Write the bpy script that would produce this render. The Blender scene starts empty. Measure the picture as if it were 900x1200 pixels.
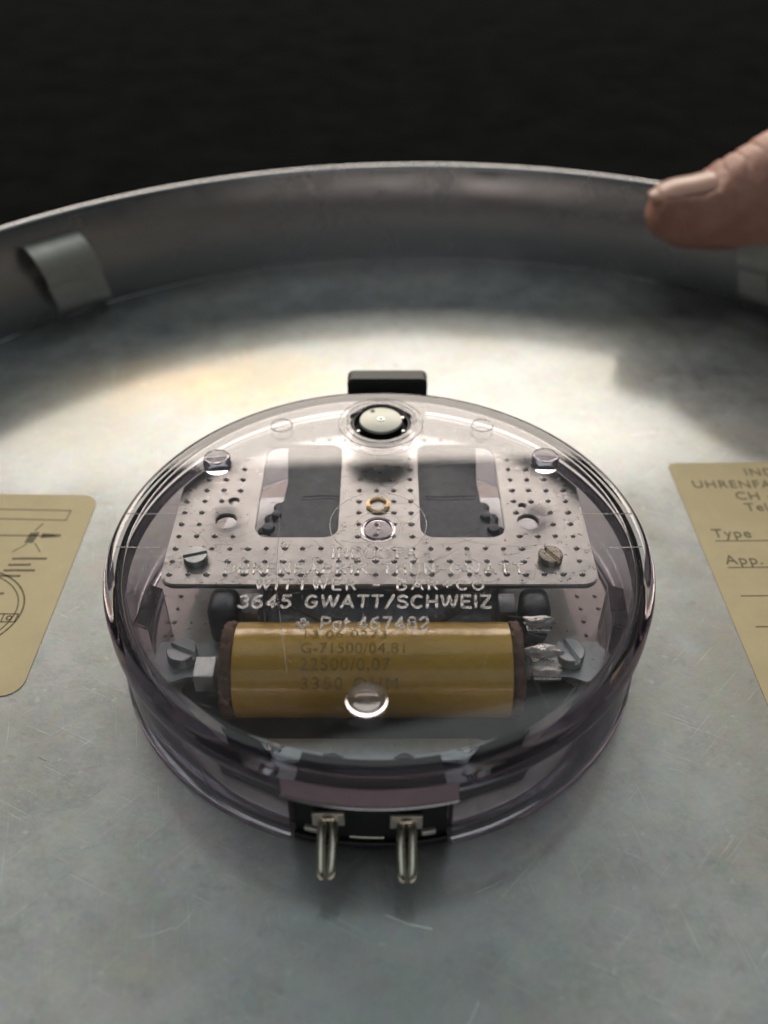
import bpy, bmesh, math, random
from mathutils import Vector, Matrix, noise
random.seed(7)
PI = math.pi
S = 0.001                      # everything below is written in millimetres
SC = bpy.context.scene
COL = SC.collection

# ---------------------------------------------------------------- camera
cd = bpy.data.cameras.new('camera'); cam = bpy.data.objects.new('camera', cd); COL.objects.link(cam)
cam.location = (0.72*S, -102.17*S, 112.32*S)
cam.rotation_euler = (math.radians(90-40.85), 0, 0)
cd.sensor_fit = 'VERTICAL'; cd.sensor_height = 24; cd.lens = 24*1048.64/1200
cd.clip_start = 0.005; cd.clip_end = 50
cd.dof.use_dof = True; cd.dof.focus_distance = 0.138; cd.dof.aperture_fstop = 9.0
SC.camera = cam
# ---------------------------------------------------------------- world, lamps, exposure
w = bpy.data.worlds.new('World'); SC.world = w; w.use_nodes = True
w.node_tree.nodes['Background'].inputs[0].default_value = (0.75, 0.95, 0.92, 1)
w.node_tree.nodes['Background'].inputs[1].default_value = 0.035

def area(name, loc, target, sx, sy, power, col):
    l = bpy.data.lights.new(name, 'AREA'); l.shape = 'RECTANGLE'; l.size = sx; l.size_y = sy
    l.energy = power; l.color = col
    o = bpy.data.objects.new(name, l); COL.objects.link(o); o.location = loc
    o.rotation_euler = (Vector(target)-Vector(loc)).to_track_quat('-Z', 'Y').to_euler()
    return o
area('window_light', (-0.05, 1.25, 0.655), (0, 0, 0), 2.2, 0.50, 22.0, (1.0, 0.915, 0.79))
area('overhead_fill', (-0.1, 0.42, 1.6), (0, 0, 0), 2.0, 1.1, 4.0, (0.89, 1.0, 0.985))  # unseen soft fill, added overhead to lift the floor and the coil
area('front_fill', (0.2, -1.3, 1.0), (0, 0.1, 0), 1.2, 0.8, 1.1, (0.95, 0.97, 1.0))  # added fill behind the camera, brightens the rim wall and case front

SC.view_settings.view_transform = 'Standard'; SC.view_settings.look = 'None'
SC.view_settings.exposure = 0; SC.view_settings.gamma = 1
SC.render.engine = 'CYCLES'
cy = SC.cycles
cy.max_bounces = 20; cy.transmission_bounces = 20; cy.transparent_max_bounces = 24
cy.glossy_bounces = 10; cy.diffuse_bounces = 4
cy.caustics_refractive = True; cy.caustics_reflective = True; cy.blur_glossy = 0.3
cy.use_denoising = True; cy.sample_clamp_indirect = 6.0
try:
    cy.denoiser = 'OPENIMAGEDENOISE'; cy.denoising_input_passes = 'RGB_ALBEDO_NORMAL'
except Exception: pass

# ---------------------------------------------------------------- materials
def newmat(name):
    m = bpy.data.materials.new(name); m.use_nodes = True
    n = m.node_tree; b = n.nodes['Principled BSDF']
    return m, n, b
def nd(n, t, **k):
    x = n.nodes.new(t)
    for a, v in k.items():
        if a in x.inputs: x.inputs[a].default_value = v
        else: setattr(x, a, v)
    return x
def coords(n, scale=1000.0):
    tc = n.nodes.new('ShaderNodeTexCoord'); mp = n.nodes.new('ShaderNodeMapping')
    mp.inputs['Scale'].default_value = (scale,)*3 if not isinstance(scale, tuple) else scale
    n.links.new(tc.outputs['Object'], mp.inputs[0]); return mp.outputs[0]
def noise_tex(n, vec, scale, detail=6, rough=.6, dist=0):
    t = nd(n, 'ShaderNodeTexNoise', Scale=scale, Detail=detail, Roughness=rough, Distortion=dist)
    n.links.new(vec, t.inputs['Vector']); return t.outputs['Fac']
def ramp(n, fac, stops):
    r = n.nodes.new('ShaderNodeValToRGB'); e = r.color_ramp.elements
    while len(e) > len(stops): e.remove(e[-1])
    while len(e) < len(stops): e.new(.5)
    for q, (p, c) in zip(e, stops):
        q.position = p; q.color = (c, c, c, 1) if not isinstance(c, tuple) else (*c, 1)
    n.links.new(fac, r.inputs[0]); return r.outputs[0]
def mixc(n, fac, a, b, mode='MIX'):
    m = n.nodes.new('ShaderNodeMix'); m.data_type = 'RGBA'; m.blend_type = mode
    for i, v in ((0, fac), (6, a), (7, b)):
        if hasattr(v, 'links'): n.links.new(v, m.inputs[i])
        elif i == 0: m.inputs[0].default_value = v
        else: m.inputs[i].default_value = (*v, 1)
    return m.outputs[2]
def math_(n, op, a, b):
    m = n.nodes.new('ShaderNodeMath'); m.operation = op
    for i, v in enumerate((a, b)):
        if hasattr(v, 'links'): n.links.new(v, m.inputs[i])
        else: m.inputs[i].default_value = v
    return m.outputs[0]
def bump(n, b, h, strength, dist=0.0001):
    q = nd(n, 'ShaderNodeBump', Strength=strength, Distance=dist)
    n.links.new(h, q.inputs['Height']); n.links.new(q.outputs[0], b.inputs['Normal'])

def metal(name, col, rough=.35, var=.12, bs=.25, nscale=.35, metallic=1.0, bumpd=0.00005):
    m, n, b = newmat(name); v = coords(n)
    f = noise_tex(n, v, nscale, 8, .65)
    g = noise_tex(n, v, nscale*6, 5, .7)
    c = mixc(n, ramp(n, f, [(.3, 0.), (.7, 1.)]), tuple(x*(1-var) for x in col), tuple(min(1, x*(1+var)) for x in col))
    n.links.new(c, b.inputs['Base Color']); b.inputs['Metallic'].default_value = metallic
    r = ramp(n, g, [(.3, max(.03, rough-.09)), (.7, rough+.09)]); n.links.new(r, b.inputs['Roughness'])
    bump(n, b, g, bs, bumpd); return m

def pan_floor_mat():
    m, n, b = newmat('weathered_aluminium'); v = coords(n)
    big = noise_tex(n, v, .03, 6, .6)
    mid = noise_tex(n, v, .11, 10, .72)
    fine = noise_tex(n, v, 1.3, 6, .75)
    vb = nd(n, 'ShaderNodeTexVoronoi', Scale=.45); n.links.new(v, vb.inputs['Vector'])
    base = mixc(n, ramp(n, mid, [(.36, 0.), (.64, 1.)]), (.35, .36, .365), (.53, .54, .545))
    base = mixc(n, ramp(n, big, [(.50, 0.), (.62, .40)]), base, (.50, .46, .385))
    # tan patch on the far left of the floor
    dv = nd(n, 'ShaderNodeVectorMath', operation='SUBTRACT'); n.links.new(v, dv.inputs[0]); dv.inputs[1].default_value = (-52, 74, 0)
    dm = nd(n, 'ShaderNodeVectorMath', operation='MULTIPLY'); n.links.new(dv.outputs[0], dm.inputs[0]); dm.inputs[1].default_value = (1/52, 1/20, 0)
    dl = nd(n, 'ShaderNodeVectorMath', operation='LENGTH'); n.links.new(dm.outputs[0], dl.inputs[0])
    st = ramp(n, math_(n, 'ADD', math_(n, 'MULTIPLY', dl.outputs['Value'], .5), math_(n, 'MULTIPLY', mid, .6)), [(.35, .85), (.72, 0.)])
    base = mixc(n, st, base, (.56, .455, .32))
    base = mixc(n, .06, base, vb.outputs['Color'], 'SOFT_LIGHT')
    sp = noise_tex(n, v, .30, 4, .5)          # dark corrosion spots
    base = mixc(n, ramp(n, sp, [(.64, 0.), (.69, .28)]), base, (.25, .26, .265))
    sq = noise_tex(n, v, .62, 3, .5)          # pale flecks
    base = mixc(n, ramp(n, sq, [(.66, 0.), (.71, .3)]), base, (.76, .77, .77))
    base = mixc(n, ramp(n, fine, [(.35, .0), (.75, .30)]), base, (.68, .70, .69))
    # scratches: stretched noise in two directions
    tot = None
    for ang, s in ((.45, 1), (-.8, 2), (1.35, 3)):
        tc = n.nodes.new('ShaderNodeTexCoord'); mp = n.nodes.new('ShaderNodeMapping')
        mp.inputs['Rotation'].default_value = (0, 0, ang); mp.inputs['Location'].default_value = (s*3, s*7, 0)
        n.links.new(tc.outputs['Object'], mp.inputs[0])
        mp2 = n.nodes.new('ShaderNodeMapping'); mp2.inputs['Scale'].default_value = (60, 4500, 60)
        n.links.new(mp.outputs[0], mp2.inputs[0])
        q = ramp(n, noise_tex(n, mp2.outputs[0], 1., 2, .5), [(.685, 0.), (.73, 1.)])
        tot = q if tot is None else math_(n, 'MAXIMUM', tot, q)
    base = mixc(n, math_(n, 'MULTIPLY', tot, .5), base, (.85, .87, .85))
    n.links.new(base, b.inputs['Base Color'])
    b.inputs['Metallic'].default_value = .84; b.inputs['Specular IOR Level'].default_value = .3
    r3 = ramp(n, mid, [(.3, .09), (.7, .20)]); r1 = ramp(n, mid, [(.3, .40), (.7, .56)]); r2 = ramp(n, big, [(.35, 0.), (.65, .12)])
    rr = math_(n, 'ADD', r1, r2)
    rr = math_(n, 'ADD', rr, ramp(n, fine, [(.3, 0.), (.8, .08)]))
    n.links.new(rr, b.inputs['Roughness'])
    g2 = nd(n, 'ShaderNodeBsdfAnisotropic'); g2.inputs['Anisotropy'].default_value = 0
    n.links.new(base, g2.inputs['Color']); n.links.new(math_(n, 'ADD', r3, .0), g2.inputs['Roughness'])
    mx = nd(n, 'ShaderNodeMixShader'); mx.inputs[0].default_value = .17
    n.links.new(b.outputs[0], mx.inputs[1]); n.links.new(g2.outputs[0], mx.inputs[2])
    n.links.new(mx.outputs[0], n.nodes['Material Output'].inputs['Surface'])
    h = math_(n, 'ADD', math_(n, 'MULTIPLY', fine, .5), math_(n, 'ADD', math_(n, 'MULTIPLY', tot, -.6), math_(n, 'ADD', mid, math_(n, 'MULTIPLY', big, 5.))))
    bump(n, b, h, .30, .00018)
    return m

def clear_mat(name, tint=(.93, .90, .95), rough=.015, dust=.02, ior=1.49, absorb=None, dens=60):
    """clear moulded plastic: real refraction, faint dust and hairline scratches"""
    m, n, b = newmat(name); n.nodes.remove(b); out = n.nodes['Material Output']
    g = nd(n, 'ShaderNodeBsdfGlass', IOR=ior, Roughness=rough); g.inputs['Color'].default_value = (*tint, 1)
    if rough > 0 and dust > .01: n.links.new(ramp(n, noise_tex(n, coords(n), .09, 7, .7, 1.), [(.42, rough*.3), (.66, rough*3.2)]), g.inputs['Roughness'])
    d = nd(n, 'ShaderNodeBsdfDiffuse'); d.inputs['Color'].default_value = (.75, .73, .74, 1)
    v = coords(n)
    a = ramp(n, noise_tex(n, v, .12, 8, .7, .5), [(.35, dust*.5), (.7, dust*1.8)])
    tot = None
    for ang, s, th in ((.3, 1, .70), (1.1, 2, .72), (-.55, 3, .70), (1.9, 4, .73)):
        tc = n.nodes.new('ShaderNodeTexCoord'); mp = n.nodes.new('ShaderNodeMapping')
        mp.inputs['Rotation'].default_value = (0, 0, ang); mp.inputs['Location'].default_value = (s*3, s*5, 0)
        n.links.new(tc.outputs['Object'], mp.inputs[0])
        mp2 = n.nodes.new('ShaderNodeMapping'); mp2.inputs['Scale'].default_value = (130, 7000, 100)
        n.links.new(mp.outputs[0], mp2.inputs[0])
        q = ramp(n, noise_tex(n, mp2.outputs[0], 1., 2, .5), [(th, 0.), (th+.03, 1.)])
        tot = q if tot is None else math_(n, 'MAXIMUM', tot, q)
    area_ = ramp(n, noise_tex(n, v, .06, 2, .5), [(.4, .25), (.62, 1.)])
    a = math_(n, 'ADD', a, math_(n, 'MULTIPLY', math_(n, 'MULTIPLY', tot, area_), .26 if dust > .01 else 0.))
    mx = n.nodes.new('ShaderNodeMixShader'); n.links.new(a, mx.inputs[0])
    n.links.new(g.outputs[0], mx.inputs[1]); n.links.new(d.outputs[0], mx.inputs[2])
    n.links.new(mx.outputs[0], out.inputs['Surface'])
    if absorb:
        va = nd(n, 'ShaderNodeVolumeAbsorption', Density=dens); va.inputs['Color'].default_value = (*absorb, 1)
        n.links.new(va.outputs[0], out.inputs['Volume'])
    return m

def plastic(name, col, rough=.4, var=.2, nscale=.5, bs=.1, spec=.5):
    m, n, b = newmat(name); v = coords(n)
    f = noise_tex(n, v, nscale, 8, .7)
    c = mixc(n, ramp(n, f, [(.3, 0.), (.7, 1.)]), tuple(x*(1-var) for x in col), tuple(x*(1+var) for x in col))
    n.links.new(c, b.inputs['Base Color']); b.inputs['Roughness'].default_value = rough
    b.inputs['Specular IOR Level'].default_value = spec
    bump(n, b, f, bs, .0001); return m

M = {}
M['pan'] = pan_floor_mat()
M['wall'] = metal('dull_aluminium_rim', (.50, .485, .50), .24, .03, .03, .008, .97)
M['lid'] = clear_mat('clear_lid_plastic', (.985, .97, .988), .012, .016, absorb=(.38, .365, .42), dens=14)
M['edge_shade'] = clear_mat('lid_edge_shade_tint', (.58, .545, .60), .02, .0)  # same clear plastic, tinted to paint in the edge's dark refraction
M['base'] = clear_mat('clear_base_plastic', (.93, .905, .935), .03, .055, absorb=(.36, .34, .39), dens=26)
M['emboss'] = clear_mat('clear_raised_lettering', (1, 1, 1), .06, .17)
M['plate'] = metal('matte_aluminium_plate', (.50, .495, .475), .33, .14, .3, .12)
M['zinc'] = metal('zinc_plated_steel', (.50, .53, .53), .34, .14, .3)
M['bright'] = metal('bright_steel', (.72, .74, .73), .24, .1, .3, .8)
M['nickel'] = metal('nickel_plated_brass', (.62, .58, .50), .2, .1, .2, .8)
M['brass'] = metal('aged_brass', (.55, .40, .20), .3, .15, .2)
M['solder'] = metal('solder_blob', (.78, .77, .74), .2, .1, .6, .9, 1, .0003)
M['pink'] = metal('pinkish_base_sheet', (.52, .475, .455), .5, .08, .2, .3, .6)
M['black'] = plastic('black_moulded_plastic', (.012, .012, .013), .42)
M['tab'] = plastic('dark_grey_plastic', (.03, .034, .034), .5)
M['rotor'] = plastic('dark_blue_grey_rotor', (.085, .108, .135), .38, .35, .5, .5)
M['core'] = metal('dark_laminated_iron', (.10, .11, .12), .45, .4, .5, .5, .8)
M['screw'] = metal('zinc_screw', (.70, .72, .72), .34, .06, .06)
M['mauve'] = plastic('mauve_plastic_lintel', (.36, .27, .32), .32, .12, .3, .1)
M['strip'] = metal('polished_strip', (.85, .85, .84), .22, .02, .0)
M['tan'] = plastic('tan_paper', (.76, .63, .39), .60, .07, .12, .25, .25)
M['ink'] = plastic('faded_ink', (.23, .195, .13), .8, .3, .9)
M['coilink'] = plastic('faded_green_ink', (.50, .36, .06), .5, .35, 1.2)
M['clip'] = metal('spring_steel_clip', (.70, .68, .64), .5, .1, .2, .35, .7)
M['table'] = plastic('black_cloth_table', (.011, .0115, .012), 1.0, .3, .05, .1, .0)
M['rim'] = metal('worn_rim_edge', (.55, .53, .48), .4, .1, .3)

def coil_mat():
    m, n, b = newmat('yellow_varnished_tape'); v = coords(n)
    f = noise_tex(n, v, .10, 6, .6, .5); g = noise_tex(n, v, 1.2, 5, .7)
    c = mixc(n, ramp(n, f, [(.35, 0.), (.65, 1.)]), (.86, .50, .03), (.93, .60, .055))
    c = mixc(n, ramp(n, g, [(.50, 0.), (.8, .25)]), c, (.40, .24, .05))
    c = mixc(n, ramp(n, noise_tex(n, v, .22, 6, .7), [(.52, 0.), (.7, .3)]), c, (.55, .33, .07))
    n.links.new(c, b.inputs['Base Color']); b.inputs['Roughness'].default_value = .36
    b.inputs['Coat Weight'].default_value = 1.; b.inputs['Coat Roughness'].default_value = .12
    w_ = noise_tex(n, v, .45, 6, .7)
    bump(n, b, w_, .35, .0003); return m
M['coil'] = coil_mat()
M['fibre'] = plastic('brown_fibre_cheek', (.20, .115, .08), .75, .45, .9, .6)

def skin_mat():
    m, n, b = newmat('skin'); v = coords(n)
    f = noise_tex(n, v, .12, 6, .6)
    c = mixc(n, ramp(n, f, [(.35, 0.), (.65, 1.)]), (.58, .26, .20), (.72, .38, .30))
    n.links.new(c, b.inputs['Base Color']); b.inputs['Roughness'].default_value = .5
    b.inputs['Subsurface Weight'].default_value = .15; b.inputs['Subsurface Radius'].default_value = (.004, .0015, .001)
    b.inputs['Subsurface Scale'].default_value = 1
    w_ = nd(n, 'ShaderNodeTexVoronoi', Scale=1.1); n.links.new(v, w_.inputs['Vector'])
    mp = coords(n, (1000., 200., 200.))
    h = math_(n, 'ADD', math_(n, 'MULTIPLY', w_.outputs['Distance'], .3), noise_tex(n, mp, .5, 3, .5))
    bump(n, b, h, .45, .0004); return m
M['skin'] = skin_mat()
M['nail'] = plastic('fingernail', (.60, .33, .26), .32, .05, .3, .05)

# ---------------------------------------------------------------- helpers
def tag(o, label=None, cat=None, group=None, kind=None):
    if label: o['label'] = label
    if cat: o['category'] = cat
    if group: o['group'] = group
    if kind: o['kind'] = kind
    return o
def empty(name, loc=(0, 0, 0), rot=(0, 0, 0)):
    o = bpy.data.objects.new(name, None); COL.objects.link(o)
    o.empty_display_size = .01
    o.location = Vector(loc)*S; o.rotation_euler = rot; return o
def obj(name, bm, mat, parent=None, loc=None, rot=None, smooth=None, label=None):
    """bm in millimetres -> one mesh object"""
    bmesh.ops.scale(bm, vec=(S, S, S), verts=bm.verts)
    me = bpy.data.meshes.new(name); bm.to_mesh(me); bm.free()
    me.materials.append(mat)
    o = bpy.data.objects.new(name, me); COL.objects.link(o)
    if parent: o.parent = parent
    if loc: o.location = Vector(loc)*S
    if rot: o.rotation_euler = rot
    if smooth:
        for p in me.polygons: p.use_smooth = True
        me.set_sharp_from_angle(angle=math.radians(smooth))
    if label: o['label'] = label
    return o
def place(o, loc, rot=(0, 0, 0)):
    o.location = Vector(loc)*S; o.rotation_euler = rot; return o
def add_tree(root, loc, rot, parent):
    c = root.copy(); COL.objects.link(c); c.parent = parent; place(c, loc, rot)
    for ch in root.children:
        d = ch.copy(); COL.objects.link(d); d.parent = c
    return c
def BM(): return bmesh.new()
def lathe(bm, prof, seg=64, a0=0, a1=2*PI, cx=0, cy=0, closed=False):
    full = abs(a1-a0-2*PI) < 1e-6; n = seg if full else seg+1
    rings = []
    for r, z in prof:
        if r < 1e-6: rings.append([bm.verts.new((cx, cy, z))])
        else: rings.append([bm.verts.new((cx+r*math.cos(a0+(a1-a0)*i/seg), cy+r*math.sin(a0+(a1-a0)*i/seg), z)) for i in range(n)])
    pairs = list(zip(rings[:-1], rings[1:]))
    if closed: pairs.append((rings[-1], rings[0]))
    for A, B in pairs:
        for i in range(seg):
            j = (i+1) % n
            if len(A) == 1 and len(B) == 1: continue
            if len(A) == 1: bm.faces.new((A[0], B[j], B[i]))
            elif len(B) == 1: bm.faces.new((A[i], A[j], B[0]))
            else: bm.faces.new((A[i], A[j], B[j], B[i]))
    if not full and closed:
        bm.faces.new([r[0] for r in rings]); bm.faces.new([r[-1] for r in reversed(rings)])
    bmesh.ops.recalc_face_normals(bm, faces=bm.faces[:])
    return bm
def box(bm, x0, x1, y0, y1, z0, z1, bev=0, seg=2, M4=None):
    r = bmesh.ops.create_cube(bm, size=1)
    vs = r['verts']
    for v in vs:
        v.co = Vector((x0+(v.co.x+.5)*(x1-x0), y0+(v.co.y+.5)*(y1-y0), z0+(v.co.z+.5)*(z1-z0)))
    if bev:
        es = list({e for v in vs for e in v.link_edges})
        rr = bmesh.ops.bevel(bm, geom=es, offset=bev, segments=seg, affect='EDGES', profile=.5)
        vs = list({v for f in rr['faces'] for v in f.verts} | {v for v in vs if v.is_valid})
    if M4 is not None: bmesh.ops.transform(bm, matrix=M4, verts=[v for v in vs if v.is_valid])
    return bm
def prism(bm, pts, z0, z1, bev=0):
    """extruded outline (counter-clockwise)"""
    lo = [bm.verts.new((x, y, z0)) for x, y in pts]; hi = [bm.verts.new((x, y, z1)) for x, y in pts]
    ft = bm.faces.new(hi); bm.faces.new(lo[::-1]); n = len(pts)
    for i in range(n): bm.faces.new((lo[i], lo[(i+1) % n], hi[(i+1) % n], hi[i]))
    if bev: bmesh.ops.bevel(bm, geom=list(ft.edges), offset=bev, segments=2, affect='EDGES')
    return bm
def rrect(x0, x1, y0, y1, r, seg=5):
    out = []
    for cx, cy_, a in ((x1-r, y0+r, -90), (x1-r, y1-r, 0), (x0+r, y1-r, 90), (x0+r, y0+r, 180)):
        for i in range(seg+1):
            t = math.radians(a+90*i/seg); out.append((cx+r*math.cos(t), cy_+r*math.sin(t)))
    return out
def arc(cx, cy_, rx, ry, a0, a1, n=8):
    return [(cx+rx*math.cos(math.radians(a0+(a1-a0)*i/n)), cy_+ry*math.sin(math.radians(a0+(a1-a0)*i/n))) for i in range(n+1)]
def ridge(bm, pts, z, r, h, seg=6):
    """raised rounded stroke lying on a surface at height z (half tube with rounded ends)"""
    P = [Vector((x, y)) for x, y in pts]
    Q = [P[0]]
    for p in P[1:]:
        if (p-Q[-1]).length > 1e-4: Q.append(p)
    P = Q
    if len(P) < 2: return
    d0 = (P[1]-P[0]).normalized(); d1 = (P[-1]-P[-2]).normalized()
    C = [(P[0]-d0*r*.9, .25), (P[0]-d0*r*.45, .8)] + [(p, 1.) for p in P] + [(P[-1]+d1*r*.45, .8), (P[-1]+d1*r*.9, .25)]
    rings = []
    for i, (p, k) in enumerate(C):
        a = C[max(0, i-1)][0]; b_ = C[min(len(C)-1, i+1)][0]
        t = (b_-a).normalized(); nn = Vector((-t.y, t.x))
        ring = []
        for s in range(seg+1):
            th = PI*s/seg
            q = p + nn*(r*k*math.cos(th)); ring.append(bm.verts.new((q.x, q.y, z+h*k*math.sin(th))))
        ring.append(bm.verts.new((p.x, p.y, z-.03)))
        rings.append(ring)
    m = seg+2
    for A, B in zip(rings[:-1], rings[1:]):
        for i in range(m): bm.faces.new((A[i], A[(i+1) % m], B[(i+1) % m], B[i]))
    bm.faces.new(rings[0][::-1]); bm.faces.new(rings[-1])
def ribbon(bm, pts, wd, z0, z1):
    """flat printed line with a hair of thickness"""
    for (x0, y0), (x1, y1) in zip(pts[:-1], pts[1:]):
        a = Vector((x0, y0)); b_ = Vector((x1, y1)); t = (b_-a).normalized(); nn = Vector((-t.y, t.x))*wd/2
        e = t*wd*.2
        prism(bm, [tuple(a-nn-e), tuple(b_-nn+e), tuple(b_+nn+e), tuple(a+nn-e)], z0, z1)
def tube(bm, pts, rad, seg=10, cap=True):
    P = [Vector(p) for p in pts]
    R = rad if isinstance(rad, (list, tuple)) else [rad]*len(P)
    rings = []; up = Vector((0, 0, 1)); prev = None
    for i, p in enumerate(P):
        t = (P[min(i+1, len(P)-1)]-P[max(i-1, 0)]).normalized()
        u = t.cross(prev if prev is not None else (up if abs(t.z) < .9 else Vector((1, 0, 0)))).normalized()
        v = u.cross(t).normalized(); prev = v
        rings.append([bm.verts.new(p+(u*math.cos(2*PI*k/seg)+v*math.sin(2*PI*k/seg))*R[i]) for k in range(seg)])
    for A, B in zip(rings[:-1], rings[1:]):
        for i in range(seg): bm.faces.new((A[i], A[(i+1) % seg], B[(i+1) % seg], B[i]))
    if cap: bm.faces.new(rings[0][::-1]); bm.faces.new(rings[-1])
    return bm
def font_bm(txt, size, x, y, z, align='LEFT', spacing=1.0, ext=.02, shear=0.):
    cu = bpy.data.curves.new('t', 'FONT'); cu.body = txt; cu.size = size; cu.align_x = align
    cu.space_character = spacing; cu.extrude = ext; cu.shear = shear
    o = bpy.data.objects.new('t', cu); COL.objects.link(o)
    dg = bpy.context.evaluated_depsgraph_get(); me = bpy.data.meshes.new_from_object(o.evaluated_get(dg))
    bm = BM(); bm.from_mesh(me); bmesh.ops.translate(bm, vec=(x, y, z), verts=bm.verts)
    bpy.data.objects.remove(o); bpy.data.curves.remove(cu); bpy.data.meshes.remove(me)
    return bm
def merge(dst, src):
    me = bpy.data.meshes.new('tmp'); src.to_mesh(me); src.free(); dst.from_mesh(me); bpy.data.meshes.remove(me)

# ================================================================ SETTING
bm = BM()
bmesh.ops.create_grid(bm, x_segments=2, y_segments=2, size=4000)
t = obj('table_surface', bm, M['table'], loc=(0, 0, -1.6)); tag(t, kind='structure')

# ================================================================ PAN (shallow round aluminium housing)
PX, PY, PR, PH = 11.2, -1.0, 140.0, 26.0
pan = empty('metal_pan', (PX, PY, 0))
tag(pan, 'large shallow round grey aluminium pan with upright rim under the clear clock movement', 'metal pan')
bm = BM()
lathe(bm, [(0, 0), (PR-1.4, 0), (PR-.9, -.005), (PR-.9, -1.0), (0, -1.0)], 200)
obj('pan_floor', bm, M['pan'], pan, smooth=30)
bm = BM()
lathe(bm, [(PR-.88, -.9), (PR-.88, -.02), (PR-.86, .02), (PR-.1, .04), (PR, .12), (PR+.5, PH-1.2), (PR+.9, PH-.3), (PR+1.7, PH), (PR+2.6, PH-.4), (PR+2.9, PH-1.4),
        (PR+2.2, PH-2.0), (PR+1.6, PH-2.4), (PR+1.2, 3), (PR+.6, .6), (PR-.3, -.9)], 220, closed=True)
obj('pan_rim', bm, M['wall'], pan, smooth=50)

def make_clip():
    """bent spring strip on the inside of the rim; local x along the rim, y towards the pan centre"""
    bm = BM(); sec = [(.4, 20.6), (2.4, 20.9), (4.6, 20.0), (6.6, 17.6), (7.6, 14.6), (6.6, 12.0), (5.4, 11.2), (5.6, 9.0), (5.4, 6.0), (3.6, 3.2), (.9, 2.0)]
    wds = [6.9]*len(sec); th = .7; A = []
    for (y, z), wd in zip(sec, wds):
        q = -(20.6-z)*.22+1.5
        A.append([bm.verts.new((q-wd, y, z)), bm.verts.new((q+wd, y, z)), bm.verts.new((q+wd, y-th, z-.2)), bm.verts.new((q-wd, y-th, z-.2))])
    for p, q in zip(A[:-1], A[1:]):
        for i in range(4): bm.faces.new((p[i], p[(i+1) % 4], q[(i+1) % 4], q[i]))
    bm.faces.new(A[0][::-1]); bm.faces.new(A[-1])
    bmesh.ops.recalc_face_normals(bm, faces=bm.faces[:])
    return bm
for ang in (130.2, 51.5):
    a = math.radians(ang)
    obj('spring_clip', make_clip(), M['clip'], pan, loc=(PR*math.cos(a), PR*math.sin(a), 0), rot=(0, 0, a+PI/2), smooth=40)

# ---- paper labels stuck to the pan floor (parts of the pan); world coordinates minus the pan's origin
def stick(name, bm, mat, parent, label=None):
    bmesh.ops.translate(bm, vec=(-PX, -PY, 0), verts=bm.verts)
    return obj(name, bm, mat, parent, label=label)
for k in range(26):
    x, y = random.uniform(-75, 78), random.uniform(-72, 60)
    if math.hypot(x, y) < 46 or (abs(x) > 54 and y > -30): continue
    a = random.choice((.5, .7, 2.3, .2))+random.gauss(0, .3); L = random.uniform(1.5, 7)
    bm = BM(); ribbon(bm, [(x, y), (x+L*.5*math.cos(a), y+L*.5*math.sin(a)), (x+L*math.cos(a+.1), y+L*math.sin(a+.1))], random.uniform(.05, .13), .004, .02)
    stick('scratch', bm, M['bright'], pan)
ZL = .12
bm = BM(); pts = rrect(-102, -55.4, -16.0, 32.7, 3.2)
rot = lambda P, a, c: [((x-c[0])*math.cos(a)-(y-c[1])*math.sin(a)+c[0], (x-c[0])*math.sin(a)+(y-c[1])*math.cos(a)+c[1]) for x, y in P]
prism(bm, rot(pts, math.radians(-.9), (-57, 8)), .012, ZL)
lab = stick('paper_label', bm, M['tan'], pan, 'tan paper label with a printed wiring diagram, left of the movement')
bm = BM(); Z0, Z1 = ZL+.01, ZL+.03
R_ = lambda P, wd=.28: ribbon(bm, P, wd, Z0, Z1)
R_([(-80, 28.6), (-59.4, 28.0), (-59.6, 25.2), (-80, 25.9)], .22)
R_([(-80, 21.1), (-60.4, 20.8)], .30)
prism(bm, [(-63.0, 21.5), (-59.4, 21.2), (-59.4, 20.6), (-63.0, 20.2)], Z0, Z1)
prism(bm, [(-65.3, 21.6), (-63.6, 21.8), (-64.0, 18.9), (-65.6, 18.9)], Z0, Z1)
R_([(-63.7, 24.2), (-64.6, 22.2)], .25); R_([(-65.0, 18.6), (-67, 16.5)], .18); R_([(-63.6, 18.8), (-62, 16.5)], .18)
R_(arc(-74.0, 2.0, 13.2, 10.4, -75, 70, 26), .30); R_(arc(-74.0, 2.0, 12.2, 9.5, -75, 60, 24), .22)
R_([(-82, 1.3), (-61.2, 1.2), (-61.3, -.6), (-82, -.5)], .25); R_([(-63.6, 1.2), (-63.6, -.5)], .25)
R_(arc(-62.5, .3, .45, .45, 0, 360, 8), .25)
R_([(-80, 11.4), (-69, 9.4)], .7)
for x0, x1, y in ((-66.4, -60.3, 14.7), (-66.6, -62.6, 13.1), (-67.0, -61.6, 11.7), (-67.3, -63.6, 10.3), (-78, -68.2, 7.4), (-78, -65.3, 6.0)):
    x = x0
    while x < x1:
        wl = random.uniform(.35, .9); ribbon(bm, [(x, y), (min(x+wl, x1), y+random.uniform(-.08, .08))], .5, Z0, Z1); x += wl+.22
stick('printed_diagram', bm, M['ink'], lab)
bm = BM(); pts = rrect(58.6, 106, -26, 42.9, 1.6)
prism(bm, rot(pts, math.radians(1.0), (58.6, 42.9)), .012, ZL)
lab = stick('paper_label', bm, M['tan'], pan, 'tan paper type label with printed address and ruled lines, right of the movement')
bm = BM()
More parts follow.
